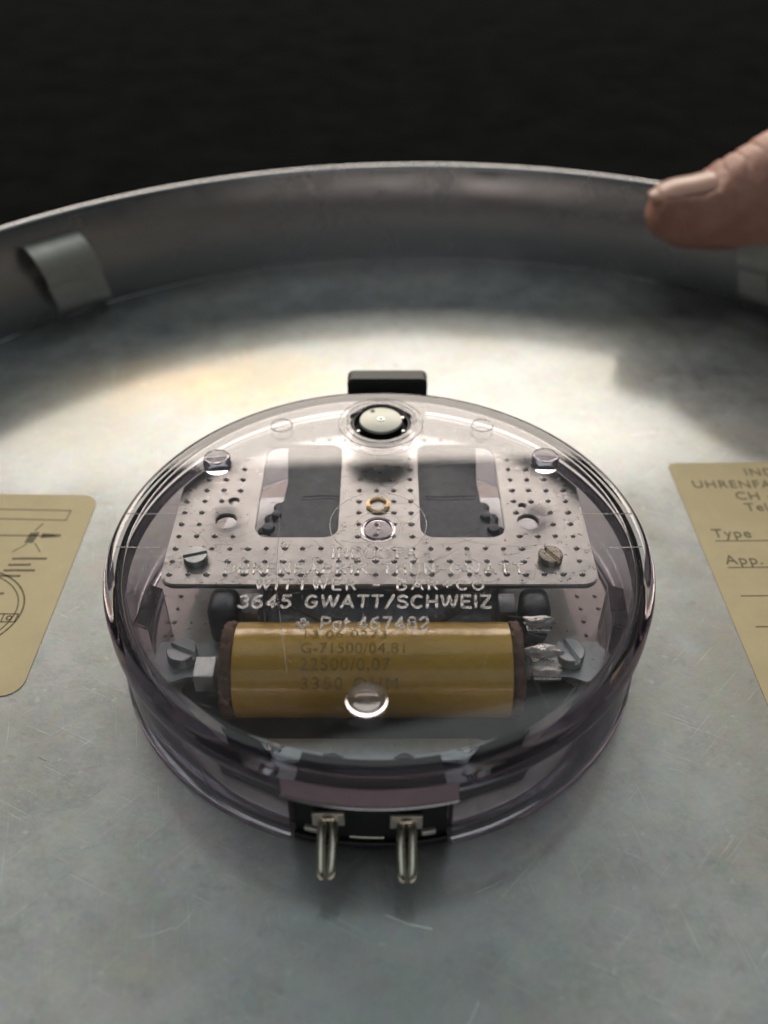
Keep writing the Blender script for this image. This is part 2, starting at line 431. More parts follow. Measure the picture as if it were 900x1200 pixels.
for txt, sz, x, y, sp in (('INDUCTA', 3.3, 73.4, 38.8, 1.12), ('UHRENFABRIK', 3.3, 61.9, 34.9, 1.12), ('CH - 3645 GWATT', 3.3, 69.4, 31.3, 1.1), ('Tel. 033', 3.2, 70.3, 28.0, 1.1),
                      ('Type', 3.3, 61.9, 20.4, 1.12), ('App. Nr.', 3.3, 62.2, 13.3, 1.12)):
    merge(bm, font_bm(txt, sz, x, y, ZL+.03, 'LEFT', sp))
for x, y in ((62.0, 19.4), (62.2, 12.4), (62.5, 5.4), (62.8, -1.7), (62.8, -8.8), (62.8, -15.9)): ribbon(bm, [(x, y), (x+40, y+.5)], .22, Z0, Z1)
stick('printed_lettering', bm, M['ink'], lab)

# ================================================================ CLOCK MOVEMENT
mv = empty('clock_movement', (0, 0, 0))
tag(mv, 'round clock movement in a clear purple-tinted plastic case, lying on the metal pan', 'clock movement')
LT = 18.8                                   # lid top height
# ---- lid: solid clear cap with rounded edge, hole for the setting wheel cut below
HX, HY, HR = .15, 31.0, 5.3
def lid_bm():
    bm = BM(); N = 192
    # outline rings outside the hole are made as a lathe, the flat faces filled with the hole left open
    outer = [(41.9, 13.0), (42.0, 13.5), (42.0, 17.0), (41.85, 17.7), (41.45, 18.25), (40.9, 18.62), (40.2, LT), (40.0, LT)]
    inner = [(38.8, 17.0), (39.0, 17.0), (39.7, 16.8), (40.2, 16.2), (40.35, 15.4), (40.4, 13.0)]
    def ring(r, z, cx=0, cy_=0, n=N): return [bm.verts.new((cx+r*math.cos(2*PI*i/n), cy_+r*math.sin(2*PI*i/n), z)) for i in range(n)]
    O = [ring(r, z) for r, z in outer]; I = [ring(r, z) for r, z in inner]
    def skin(A, B, n=N):
        for i in range(n): bm.faces.new((A[i], A[(i+1) % n], B[(i+1) % n], B[i]))
    for a, b_ in zip(O[:-1], O[1:]): skin(a, b_)
    for a, b_ in zip(I[:-1], I[1:]): skin(a, b_)
    skin(I[-1], O[0])
    n2 = 48
    H = [ring(HR+.7, LT, HX, HY, n2), ring(HR+.5, LT, HX, HY, n2), ring(HR+.2, LT-.08, HX, HY, n2), ring(HR, LT-.4, HX, HY, n2), ring(HR, 15.2, HX, HY, n2), ring(HR+1.1, 15.2, HX, HY, n2), ring(HR+1.3, 17.0, HX, HY, n2)]
    for a, b_ in zip(H[:-1], H[1:]): skin(a, b_, n2)
    def fill(A, B):
        es = [bm.edges.get((A[i], A[(i+1) % len(A)])) for i in range(len(A))]+[bm.edges.get((B[i], B[(i+1) % len(B)])) for i in range(len(B))]
        bmesh.ops.triangle_fill(bm, use_beauty=True, use_dissolve=False, edges=es)
    fill(O[-1], H[0]); fill(I[0], H[-1])
    bmesh.ops.recalc_face_normals(bm, faces=bm.faces[:])
    return bm
lid = obj('clear_lid', lid_bm(), M['lid'], mv, smooth=35)
lid.data.materials.append(M['edge_shade'])          # dark refraction of the clear lid's edge, painted in as a tint on its faces
for p in lid.data.polygons:
    c = p.center/S; rr = math.hypot(c.x, c.y)
    if rr > 40.9 and 13.3 < c.z < 18.7: p.material_index = 1

# ---- engraved style stroke letters (cap height 1)
def G():
    A = arc
    g = {
     'I': (.12, [[(.06, 0), (.06, 1)]]),
     'N': (.66, [[(.03, 0), (.03, 1), (.63, 0), (.63, 1)]]),
     'D': (.66, [[(.03, 0), (.03, 1), (.3, 1)]+A(.3, .5, .34, .5, 90, -90, 10)+[(.03, 0)]]),
     'U': (.64, [[(.03, 1), (.03, .3)]+A(.32, .3, .29, .3, 180, 360, 8)+[(.61, 1)]]),
     'C': (.68, [A(.36, .5, .34, .5, 48, 312, 14)]),
     'T': (.62, [[(0, 1), (.62, 1)], [(.31, 1), (.31, 0)]]),
     'A': (.74, [[(0, 0), (.37, 1), (.74, 0)], [(.13, .34), (.61, .34)]]),
     'Ä': (.74, [[(0, 0), (.37, 1), (.74, 0)], [(.13, .34), (.61, .34)], [(.2, 1.16), (.2, 1.2)], [(.54, 1.16), (.54, 1.2)]]),
     'H': (.64, [[(.03, 0), (.03, 1)], [(.61, 0), (.61, 1)], [(.03, .52), (.61, .52)]]),
     'R': (.62, [[(.03, 0), (.03, 1), (.34, 1)]+A(.34, .75, .24, .25, 90, -90, 8)+[(.03, .5)], [(.34, .5), (.6, 0)]]),
     'E': (.56, [[(.55, 1), (.03, 1), (.03, 0), (.56, 0)], [(.03, .52), (.46, .52)]]),
     'F': (.54, [[(.54, 1), (.03, 1), (.03, 0)], [(.03, .52), (.44, .52)]]),
     'B': (.62, [[(.03, .53), (.34, .53)]+A(.34, .765, .2, .235, -90, 90, 6)+[(.03, 1), (.03, 0), (.34, 0)]+A(.34, .265, .26, .265, -90, 90, 8)]),
     'K': (.62, [[(.03, 0), (.03, 1)], [(.6, 1), (.03, .4)], [(.24, .62), (.62, 0)]]),
     'P': (.6, [[(.03, 0), (.03, 1), (.34, 1)]+A(.34, .74, .24, .26, 90, -90, 8)+[(.03, .48)]]),
     'G': (.72, [A(.36, .5, .34, .5, 48, 330, 14)+[(.69, .44), (.42, .44)]]),
     'W': (.98, [[(0, 1), (.24, 0), (.49, .95), (.74, 0), (.98, 1)]]),
     'O': (.74, [A(.37, .5, .35, .5, 0, 360, 18)]),
     'S': (.6, [A(.3, .755, .26, .245, 25, 240, 9)+A(.3, .255, .29, .255, 75, -155, 10)]),
     'Z': (.6, [[(.02, 1), (.59, 1), (.02, 0), (.6, 0)]]),
     '-': (.44, [[(.04, .45), (.4, .45)]]),
     '+': (.56, [[(.04, .45), (.52, .45)], [(.28, .2), (.28, .7)]]),
     '/': (.46, [[(.02, -.05), (.44, 1.05)]]),
     '.': (.12, [[(.04, .02), (.08, .02)]]),
     'a': (.52, [A(.25, .3, .23, .3, 20, 340, 12), [(.48, .6), (.48, 0)]]),
     't': (.36, [[(.12, .9), (.12, .12)]+A(.24, .12, .12, .12, 180, 270, 4)+[(.34, 0)], [(0, .62), (.34, .62)]]),
     '0': (.6, [A(.3, .5, .28, .5, 0, 360, 16)]),
     '2': (.6, [A(.3, .72, .27, .28, 170, -20, 9)+[(.04, 0), (.58, 0)]]),
     '3': (.58, [A(.28, .76, .23, .24, 150, -85, 8), A(.28, .26, .28, .26, 90, -150, 9)]),
     '4': (.64, [[(.46, 0), (.46, 1), (.02, .28), (.63, .28)]]),
     '5': (.6, [[(.54, 1), (.12, 1), (.07, .56)]+A(.29, .31, .28, .31, 125, -145, 11)]),
     '6': (.6, [[(.48, 1)]+A(.34, .34, .31, .6, 115, 180, 5)+A(.31, .29, .28, .29, 180, 540, 14)]),
     '7': (.58, [[(.02, 1), (.56, 1), (.2, 0)]]),
     '8': (.6, [A(.3, .76, .23, .24, -90, 270, 12), A(.3, .26, .28, .26, 90, 450, 14)]),
     'x': (.78, [[(.28, .02), (.5, .02), (.5, .3), (.76, .3), (.76, .55), (.5, .55), (.5, .83), (.28, .83), (.28, .55), (.02, .55), (.02, .3), (.28, .3), (.28, .02)]]),
     ' ': (.42, []),
    }
    return g
GL = G()
def emboss(txt, x0, x1, y, h, r=.2, hh=.2, shear=0., z=LT, name='raised_lettering'):
    """text fitted between x0 and x1"""
    nat = sum(GL[c][0] for c in txt)*h; gap = ((x1-x0)-nat)/(len(txt)-1)
    bm = BM(); x = x0
    for c in txt:
        wd, st = GL[c]
        for s_ in st:
            run = [s_[0]]                      # break the stroke at sharp corners so every limb keeps its width
            for q in range(1, len(s_)):
                run.append(s_[q])
                if q < len(s_)-1:
                    a = Vector(s_[q])-Vector(s_[q-1]); b_ = Vector(s_[q+1])-Vector(s_[q])
                    if a.length > 1e-6 and b_.length > 1e-6 and abs(a.angle(b_)) > .9:
                        ridge(bm, [(x+px*h+shear*py*h, y+py*h) for px, py in run], z, r, hh); run = [s_[q]]
            ridge(bm, [(x+px*h+shear*py*h, y+py*h) for px, py in run], z, r, hh)
        x += wd*h+gap
    bmesh.ops.recalc_face_normals(bm, faces=bm.faces[:])
    return obj(name, bm, M['emboss'], lid, smooth=60)
emboss('INDUCTA', -7.1, 5.6, -4.7, 2.1, .19, .2)
emboss('UHRENFABRIK THUN-GWATT', -22.9, 21.4, -8.0, 2.1, .19, .2)
emboss('WITTWER - BÄR+CO', -18.0, 15.2, -11.3, 2.1, .19, .2)
emboss('3645 GWATT/SCHWEIZ', -20.1, 15.9, -14.8, 2.3, .22, .24, .06)
emboss('x Pat.467482', -11.5, 6.9, -18.8, 2.1, .17, .2, .04)

# ---- clear moulded pegs of the lid
def peg(x, y, r, h, z=LT):
    bm = BM(); lathe(bm, [(0, z+.02), (r*.93, z+.02), (r, z+.25), (r, z+h-.9), (r*.97, z+h-.35), (r*.88, z+h-.08), (r*.72, z+h), (0, z+h-.12)], 40, cx=x, cy=y)
    return obj('clear_peg', bm, M['base'], lid, smooth=50)
peg(-27.4, 17.6, 2.35, 2.3); peg(27.9, 18.0, 2.35, 2.3)
# raised front boss and flat centre boss with its rings
def ringbm(bm, x, y, r, z, wr, hh, seg=48): ridge(bm, arc(x, y, r, r, 0, 360, seg), z, wr, hh)
bm = BM(); lathe(bm, [(0, LT+.02), (2.7, LT+.02), (2.75, LT+.35), (2.5, LT+.75), (2.1, LT+.8), (1.8, LT+.62), (0, LT+.55)], 40, cx=-1.5, cy=-31.2)
obj('clear_peg', bm, M['base'], lid, smooth=50)
bm = BM(); lathe(bm, [(0, LT+.02), (2.6, LT+.02), (2.7, LT+.3), (2.45, LT+.55), (2.2, LT+.5), (2.0, LT+.2), (.35, LT+.16), (.3, LT+.3), (0, LT+.36)], 40, cx=-.2, cy=1.7)
obj('clear_peg', bm, M['base'], lid, smooth=50)
bm = BM(); ringbm(bm, -.2, 2.4, 3.6, LT, .07, .07); ringbm(bm, -.2, 3.2, 7.6, LT, .06, .06, 64)
ringbm(bm, HX, HY-.3, 7.6, LT, .1, .1); ringbm(bm, HX, HY, 6.5, LT, .12, .1)
ringbm(bm, -17.7, 29.8, 1.9, LT, .12, .12, 30); ringbm(bm, 18.4, 29.8, 1.9, LT, .12, .12, 30)
obj('moulded_ring', bm, M['emboss'], lid, smooth=60)
bm = BM()
for s in (-1, 1):
    for y, x1 in ((5.6, 32.2), (-2.2, 33.6)):
        bm = BM(); ridge(bm, [(s*40.2, y), (s*x1, y-.15)], LT, .10, .10); obj('moulded_rib', bm, M['emboss'], lid, smooth=60)
# long scratches in the lid
bm = BM()
def scr(pts, r=.035): ridge(bm, pts, LT, r, .03, 3)
scr([(-16.6, 8.2), (-15.6, 3), (-15.5, -3), (-15.1, -10), (-14.0, -16), (-13.0, -21.5), (-12.2, -26)])
scr([(4.8, 4.0), (8.5, 9.0), (14, 11.5)]); scr([(-31, 7.6), (-35, 8.0)]); scr([(-25.6, -.2), (-22.4, -1.9)], .05)
for k in range(130):
    x, y = random.gauss(0, 16), random.gauss(2, 16); a = random.choice((.4, -.6, 1.2, 2.2, 0))+random.gauss(0, .25); L = random.uniform(1, 6)
    if math.hypot(x, y) > 32 or math.hypot(x-HX, y-HY) < 13: continue
    scr([(x, y), (x+L*.5*math.cos(a), y+L*.5*math.sin(a)), (x+L*math.cos(a+.15), y+L*math.sin(a+.15))], random.choice((.012, .018, .025)))
obj('scratch', bm, M['emboss'], lid)

# ---- clear base: wall, flange, bottom
bm = BM()
SL0, SL1 = math.radians(-90-16.6), math.radians(-90+13.6)      # slot for the connector
prof = [(41.7, .05), (41.75, .4), (41.6, .6), (41.35, .7), (41.3, 1.1), (40.9, 12.5), (39.3, 12.5), (39.3, 1.4), (39.3, .05)]
lathe(bm, prof, 170, SL1, SL0+2*PI, closed=True)
base = obj('case_base', bm, M['base'], mv, smooth=40)
bm = BM(); lathe(bm, [(0, .05), (39.1, .05), (39.1, 1.0), (0, 1.0)], 96)
obj('case_bottom', bm, M['base'], mv, smooth=40)
# inner clear columns at the sides
for x, y in ((-35.2, -9), (36.2, -9)):
    bm = BM(); prism(bm, [(x-1.5, y-3.5), (x+1.0, y-4.5), (x+1.6, y+4), (x-.6, y+5)], 1.1, 12, .3)
    obj('inner_rib', bm, M['base'], mv, smooth=40)

# ---- pinkish dimpled bottom sheet
def dimples(bm, inside, z, pitch=2.92, x0=-36.5, y0=-2.7, r=.62, h=.34, nx=26, ny0=0, ny=16):
    for i in range(nx):
        for j in range(ny0, ny):
            x = x0+i*pitch; y = y0+j*pitch
            if not inside(x, y): continue
            x += random.uniform(-.06, .06); y += random.uniform(-.06, .06); k = random.uniform(.8, 1.12)
            c = []
            for rr, zz in ((r*k, -.01), (r*.86*k, h*.22), (r*.66*k, h*.62), (r*.44, h*.93), (r*.30, h), (r*.22, h*.9), (r*.15, h*.3)):
                c.append([bm.verts.new((x+rr*math.cos(2*PI*q/8), y+rr*math.sin(2*PI*q/8), z+zz)) for q in range(8)])
            for A, B in zip(c[:-1], c[1:]):
                for q in range(8): bm.faces.new((A[q], A[(q+1) % 8], B[(q+1) % 8], B[q]))
            bm.faces.new(c[-1])
def disc_pts(r, n=80): return [(r*math.cos(2*PI*i/n), r*math.sin(2*PI*i/n)) for i in range(n)]
bm = BM(); prism(bm, disc_pts(38.6), 1.2, 1.7)
dimples(bm, lambda x, y: math.hypot(x, y) < 38 and (abs(x) > 30), 1.7, 2.92, -36.6, -32, .45, .2, 26, 0, 22)
obj('bottom_sheet', bm, M['pink'], mv, smooth=30)

# ---- lower bracket of zinc plated steel
bm = BM()
prism(bm, [(-32, -15.6), (-31.5, -9.9), (-30.2, 2), (-27, 26), (27, 26), (30.6, 2), (31.6, -9.9), (32, -15.6), (22.5, -16.6), (21.5, -9), (-22.5, -9), (-23.5, -16.6)], 3.2, 4.2, .15)
obj('lower_bracket', bm, M['zinc'], mv, smooth=30)
for s in (-1, 1):                     # chamfered ears at both sides of the coil
    bm = BM(); P = [(29.0, -10.1), (33.8, -9.9), (36.0, -13.0), (32.4, -18.6), (29.0, -16.8), (22.6, -16.6), (22.6, -12.0), (27.0, -10.2)]
    if s < 0: P = [(-x, y) for x, y in P][::-1]
    prism(bm, P, 4.35, 5.1, .15); obj('bracket_ear', bm, M['zinc'], mv, smooth=30)
    bm = BM(); P = [(32.7, -18.8), (36.3, -13.3), (37.3, -14.0), (33.7, -19.6)]
    if s < 0: P = [(-x, y) for x, y in P][::-1]
    for v_, (x, y) in enumerate(P): pass
    lo = [bm.verts.new((x, y, 4.6 if i in (0, 1) else 3.4)) for i, (x, y) in enumerate(P if s > 0 else P)]
    hi = [bm.verts.new((v.co.x, v.co.y, v.co.z+.5)) for v in lo]
    bm.faces.new(hi); bm.faces.new(lo[::-1])
    for i in range(4): bm.faces.new((lo[i], lo[(i+1) % 4], hi[(i+1) % 4], hi[i]))
    bmesh.ops.recalc_face_normals(bm, faces=bm.faces[:])
    obj('ear_lip', bm, M['bright'], mv)
# front steel strip in front of the coil
bm = BM(); prism(bm, [(-19.5, -27.9), (-14.5, -32.4), (12.5, -32.4), (17.5, -27.9), (14.0, -26.7), (-16.0, -26.7)], 3.0, 3.7, .15)
obj('front_strip', bm, M['zinc'], mv, smooth=30)
for x in (-15.0, 12.6):
    bm = BM(); lathe(bm, [(0, 4.2), (1.1, 4.1), (1.5, 3.72), (0, 3.72)], 20, cx=x, cy=-29.9)
    obj('rivet', bm, M['bright'], mv, smooth=50)
for x in (-6.5, 3.6):
    bm = BM(); lathe(bm, [(0, 4.6), (1.2, 4.5), (1.6, 3.9), (1.6, 3.72), (0, 3.72)], 20, cx=x, cy=-30.9)
    obj('contact_foot', bm, M['core'], mv, smooth=50)
# black moulded tray under the coil
bm = BM(); prism(bm, [(-30, -17.2), (-22, -30.5), (-10, -35.8), (8, -35.8), (20, -31.5), (30, -17.2), (22, -9.5), (-22, -9.5)], 1.75, 2.9, .2)
obj('black_tray', bm, M['black'], mv, smooth=30)
# iron cores standing at both sides behind the coil, and the yoke between them
for s in (-1, 1):
    bm = BM(); box(bm, *sorted((s*21.6, s*26.2)), -10.5, -4.6, 4.3, 12.4, 1.6, 4)
    obj('iron_core', bm, M['core'], mv, smooth=30)
    bm = BM(); box(bm, *sorted((s*18.0, s*20.6)), -11.0, -7.0, 4.3, 12.9, .3)
    obj('core_post', bm, M['core'], mv, smooth=30)
bm = BM(); box(bm, -17.5, 17.5, -9.6, -5.0, 4.3, 9.0, .5); obj('core_yoke', bm, M['core'], mv, smooth=30)

# ---- rotor and gear seen through the two windows
bm = BM(); n = 38; rr = 20.2; RX, RY = .3, 8.5
lathe(bm, [(0, 4.6), (rr-1, 4.6), (rr, 5.4), (rr, 9.4), (rr-.8, 10.2), (13, 10.3), (0, 10.4)], 90, cx=RX, cy=RY)
rotor = obj('rotor', bm, M['rotor'], mv, smooth=40)
bm = BM()
for k in range(n):
    a = 2*PI*k/n; lathe(bm, [(0, 8.8), (.9, 8.8), (1.15, 8.5), (1.15, 6.0), (0, 6.0)], 12, cx=RX+(rr+.2)*math.cos(a), cy=RY+(rr+.2)*math.sin(a))
obj('pole_studs', bm, M['rotor'], rotor, smooth=50)
bm = BM(); prism(bm, [(-19.0, 0), (19.4, 0), (18.9, 8), (17.6, 15), (17.2, 22), (17.8, 32), (16, 34.5), (-15.4, 34.5), (-17.2, 32), (-16.4, 22), (-16.9, 15), (-18.3, 8)], 10.5, 11.0, .12)
for x, y, r in ((-17.6, 13.0, .9), (-18.7, 9.7, 1.1), (-19.2, 6.6, 1.2), (-18.2, 4.6, 1.0), (18.0, 12.6, .9), (19.1, 9.4, 1.1), (19.6, 6.4, 1.2)):
    lathe(bm, [(0, 11.7), (r*.8, 11.6), (r, 11.2), (r, 9.5), (0, 9.5)], 14, cx=x, cy=y)
for y in (17.2, 18.0): ridge(bm, [(-13.5, y), (-10, y+.35), (-5, y+.1)], 10.98, .12, .10); ridge(bm, [(8, y+.2), (11, y), (16.5, y+.25)], 10.98, .12, .10)
obj('coil_former', bm, M['rotor'], mv, smooth=40)
bm = BM(); box(bm, -5.5, 5.5, 4.3, 33, 11.5, 11.9, .2); obj('bridge_bar', bm, M['zinc'], mv)

# ---- dimpled top plate
ZP = 13.2
def in_plate(x, y, m=1.2):
    if abs(x) > 34-m or y < -5.6+m or math.hypot(x, y) > 38.6-m: return False
    for x0, x1 in ((-20.5, -6.8), (6.7, 20.6)):
        if x0-m < x < x1+m and 5.3-m < y < 30.2+m: return False
    for hx, hy, hr in PH_: 
        if math.hypot(x-hx, y-hy) < hr+.9: return False
    return True
PH_ = [(-25.5, 9.2, 1.75), (24.6, 9.0, 1.75), (24.1, 13.0, .65), (-.3, 13.0, 2.0), (HX, HY, 5.4), (-29.0, .0, 2.1), (27.0, .2, 2.1), (-24.8, 14.2, .9), (-15, 34.5, 1.2)]
def plate_bm():
    bm = BM()
    out = [(-34+2.6, -5.6)]
    pts = arc(31.4, -3.0, 2.6, 2.6, -90, 0, 6)
    a0 = math.degrees(math.asin(18.2/38.6)); pts += arc(0, 0, 38.6, 38.6, a0, 180-a0, 40)
    pts += arc(-31.4, -3.0, 2.6, 2.6, 180, 270, 6)
    holes = [rrect(-20.5, -6.8, 5.3, 30.2, 2.4), rrect(6.7, 20.6, 5.3, 30.2, 2.4)]
    for hx, hy, hr in PH_[:3]+[PH_[7]]: holes.append(arc(hx, hy, hr, hr, 0, 360, 24)[:-1])
    loops = []
    for P in [pts]+holes:
        lv = [bm.verts.new((x, y, ZP)) for x, y in P]
        loops.append([bm.edges.new((lv[i], lv[(i+1) % len(lv)])) for i in range(len(lv))])
    r = bmesh.ops.triangle_fill(bm, use_beauty=True, use_dissolve=False, edges=[e for l in loops for e in l])
    fs = [g_ for g_ in r['geom'] if isinstance(g_, bmesh.types.BMFace)]
    ex = bmesh.ops.extrude_face_region(bm, geom=fs)
    bmesh.ops.translate(bm, vec=(0, 0, -.8), verts=[g_ for g_ in ex['geom'] if isinstance(g_, bmesh.types.BMVert)])
    bmesh.ops.recalc_face_normals(bm, faces=bm.faces[:])
    es = [e for e in bm.edges if len(e.link_faces) == 2 and e.calc_face_angle(0) > 1.2 and e.verts[0].co.z > ZP-.01 and e.verts[1].co.z > ZP-.01]
    bmesh.ops.bevel(bm, geom=es, offset=.16, segments=2, affect='EDGES')
    return bm
bm = plate_bm(); dimples(bm, in_plate, ZP, 2.92, -36.5+3.9-.1, -3.3, .56, .28, 26, 0, 16)
plate = obj('dimpled_plate', bm, M['plate'], mv, smooth=40)

# screws
def screw_bm(r, h, ang):
    bm = BM(); lathe(bm, [(0, h), (r*.93, h), (r, h-.14), (r, 0), (0, 0)], 40)
    c = BM()
    me = bpy.data.meshes.new('s'); bm.to_mesh(me); bm.free(); a = bpy.data.objects.new('s', me); COL.objects.link(a)
    box(c, -r*1.3, r*1.3, -r*.19, r*.19, h-r*.42, h+1); bmesh.ops.rotate(c, cent=(0, 0, 0), matrix=Matrix.Rotation(ang, 3, 'Z'), verts=c.verts)
    mc = bpy.data.meshes.new('c'); c.to_mesh(mc); c.free(); b_ = bpy.data.objects.new('c', mc); COL.objects.link(b_)
    m = a.modifiers.new('b', 'BOOLEAN'); m.object = b_; m.operation = 'DIFFERENCE'; m.solver = 'EXACT'
    dg = bpy.context.evaluated_depsgraph_get(); me2 = bpy.data.meshes.new_from_object(a.evaluated_get(dg))
    bm = BM(); bm.from_mesh(me2)
    for o in (a, b_): bpy.data.objects.remove(o)
    for q in (me, mc, me2): bpy.data.meshes.remove(q)
    return bm
obj('slotted_screw', screw_bm(1.95, 1.1, .30), M['zinc'], mv, loc=(-29.0, 0.0, ZP+.02), smooth=35)
obj('slotted_screw', screw_bm(1.95, 1.1, -1.0), M['nickel'], mv, loc=(27.0, .2, ZP+.02), smooth=35)
obj('slotted_screw', screw_bm(2.3, 1.9, -.45), M['screw'], mv, loc=(-30.0, -13.2, 5.2), smooth=25)
obj('slotted_screw', screw_bm(2.3, 1.9, -1.15), M['screw'], mv, loc=(28.9, -13.3, 5.2), smooth=25)
# brass bushing between the windows
bm = BM(); lathe(bm, [(1.25, ZP-1.0), (1.3, ZP+.25), (1.6, ZP+.4), (2.0, ZP+.3), (2.05, ZP+.02), (1.25, ZP-1.0)], 36)
bush = obj('brass_bushing', bm, M['brass'], mv, loc=(-.3, 13.0, 0), smooth=40)
bm = BM(); lathe(bm, [(0, ZP-.3), (1.15, ZP-.35), (1.15, ZP-1.2), (0, ZP-1.2)], 24); obj('arbor_end', bm, M['rotor'], bush, smooth=40)
# under-plate shine blocks visible through the holes
# ---- setting wheel in the lid hole
sw = empty('setting_wheel', (HX, HY, 0)); sw.parent = mv
bm = BM(); lathe(bm, [(0, 19.25), (.5, 19.25), (.55, 19.3), (3.6, 19.3), (3.78, 19.22), (3.85, 19.0), (3.85, 18.75), (0, 18.75)], 56)
wf = obj('wheel_disc', bm, metal('ivory_white_metal', (.86, .84, .76), .42, .05, .1, .6, .1), sw, smooth=35)
bm = BM(); lathe(bm, [(0, 18.72), (3.9, 18.72), (4.0, 18.3), (4.0, 16.3), (0, 16.3)], 56); obj('wheel_body', bm, M['black'], sw, smooth=35)
bm = BM(); lathe(bm, [(0, 19.38), (.40, 19.36), (.40, 19.31), (0, 19.31)], 16, cx=-1.5, cy=2.6); obj('wheel_mark', bm, M['black'], sw)
bm = BM(); lathe(bm, [(.3, 19.36), (.55, 19.4), (.7, 19.36), (.7, 19.1), (.3, 19.1)], 24, closed=True); obj('wheel_pin', bm, M['zinc'], sw, smooth=40)
bm = BM(); lathe(bm, [(4.95, 16.6), (5.22, 16.6), (5.22, 18.5), (4.95, 18.4)], 56, closed=True); obj('dark_collar', bm, M['black'], sw, smooth=35)
for a in (-28, 208, 28):
    bm = BM(); lathe(bm, [(0, 18.3), (.3, 18.25), (.42, 18.0), (.42, 17.0), (0, 17.0)], 16, cx=4.5*math.cos(math.radians(a)), cy=4.5*math.sin(math.radians(a)))
    obj('bright_catch', bm, M['bright'], sw, smooth=50)

# ---- coil
CY, CZ, CR = -18.4, 8.7, 6.9
coil = empty('coil', (0, CY, CZ)); coil.parent = mv
def cyl_x(x0, x1, prof_r, seg=72, rag=0.):
    bm = BM(); rings = []
    for x, r in prof_r:
        rings.append([bm.verts.new((x+(random.uniform(-rag, rag)), (r+random.uniform(-rag, rag)*.6)*math.cos(2*PI*i/seg), (r+random.uniform(-rag, rag)*.6)*math.sin(2*PI*i/seg))) for i in range(seg)])
    for A, B in zip(rings[:-1], rings[1:]):
        for i in range(seg): bm.faces.new((A[i], A[(i+1) % seg], B[(i+1) % seg], B[i]))
    bm.faces.new(rings[0]); bm.faces.new(rings[-1][::-1]); bmesh.ops.recalc_face_normals(bm, faces=bm.faces[:]); return bm
tape = obj('tape_wrap', cyl_x(0, 0, [(-20.6, CR-.25), (-20.45, CR)]+[(-20.45+i*(39.1/20), CR+.05*math.sin(i*1.7)) for i in range(1, 20)]+[(18.65, CR), (18.8, CR-.25)]), M['coil'], coil, smooth=50)
obj('fibre_cheek', cyl_x(0, 0, [(-22.3, CR-.6), (-22.25, CR-.05), (-22.1, CR+.1), (-21.6, CR-.05), (-21.1, CR+.1), (-20.65, CR-.1)], 96, .22), M['fibre'], coil, smooth=50)
obj('fibre_cheek', cyl_x(0, 0, [(18.85, CR-.2), (19.2, CR+.1), (19.7, CR-.05), (20.2, CR+.1), (20.3, CR-.05), (20.4, CR-.6)], 96, .22), M['fibre'], coil, smooth=50)
# faded stamp wrapped around the coil
bm = BM()
def wrap(txt, size, x, ang0, sp=1.05):
    b_ = font_bm(txt, size, 0, 0, 0, 'LEFT', sp, .0)
    bmesh.ops.subdivide_edges(b_, edges=[e for e in b_.edges if e.calc_length() > .5], cuts=2)
    r = CR+.075
    for v in b_.verts:
        th = math.radians(ang0)-(-v.co.y)/r*1.0
        th = math.radians(ang0)+(-v.co.y)/r
        v.co = Vector((x+v.co.x, -r*math.sin(th), r*math.cos(th)))
    merge(bm, b_)
wrap('13.06.0273', 2.4, -11.0, 0, 1.15); wrap('G-71500/04.81', 2.3, -11.0, 20, 1.08)
wrap('22500/0,07', 2.5, -11.0, 40, 1.12); wrap('3350 OHM', 2.5, -10.9, 62, 1.25)
obj('printed_stamp', bm, M['coilink'], tape)
# solder terminals on the right cheek
def blob(name, c, rx, ry, rz, seed, mat=M['solder'], par=coil):
    bm = BM(); bmesh.ops.create_icosphere(bm, subdivisions=4, radius=1)
    for v in bm.verts:
        k = 1+.42*noise.noise(v.co*1.7+Vector((seed, 0, 0)))+.12*noise.noise(v.co*5+Vector((seed, 3, 0)))
        v.co = Vector((v.co.x*rx*k, v.co.y*ry*k, v.co.z*rz*k))
    bmesh.ops.translate(bm, vec=c, verts=bm.verts); return obj(name, bm, mat, par, smooth=80)
blob('solder_joint', (23.4, 5.0, 4.8), 2.6, .75, .8, 3); blob('solder_joint', (23.3, -.6, 4.7), 2.5, 1.0, 1.0, 8); blob('solder_joint', (23.6, -2.8, 3.6), 2.2, 1.5, .8, 14)
bm = BM(); box(bm, 21.7, 25.6, -4.2, .6, 2.6, 3.2, .15); box(bm, 21.7, 25.2, 4.0, 6.0, 3.4, 4.0, .15); obj('terminal_tag', bm, M['bright'], coil)
bm = BM()
tube(bm, [(21.6, -3, 3), (23, -6, 1), (25, -6.5, -3), (27, -3, -4.6), (30, 1, -4)], .28, 8)
tube(bm, [(22, 5.2, 4.4), (25, 7.5, 3), (26.5, 9, -1), (24, 10, -3)], .24, 8)
obj('lead_wire', bm, M['core'], coil, smooth=60)
bm = BM(); box(bm, -27.0, -23.9, -1.6, 2.2, -3.2, .4, .2); obj('core_end', bm, M['screw'], coil)

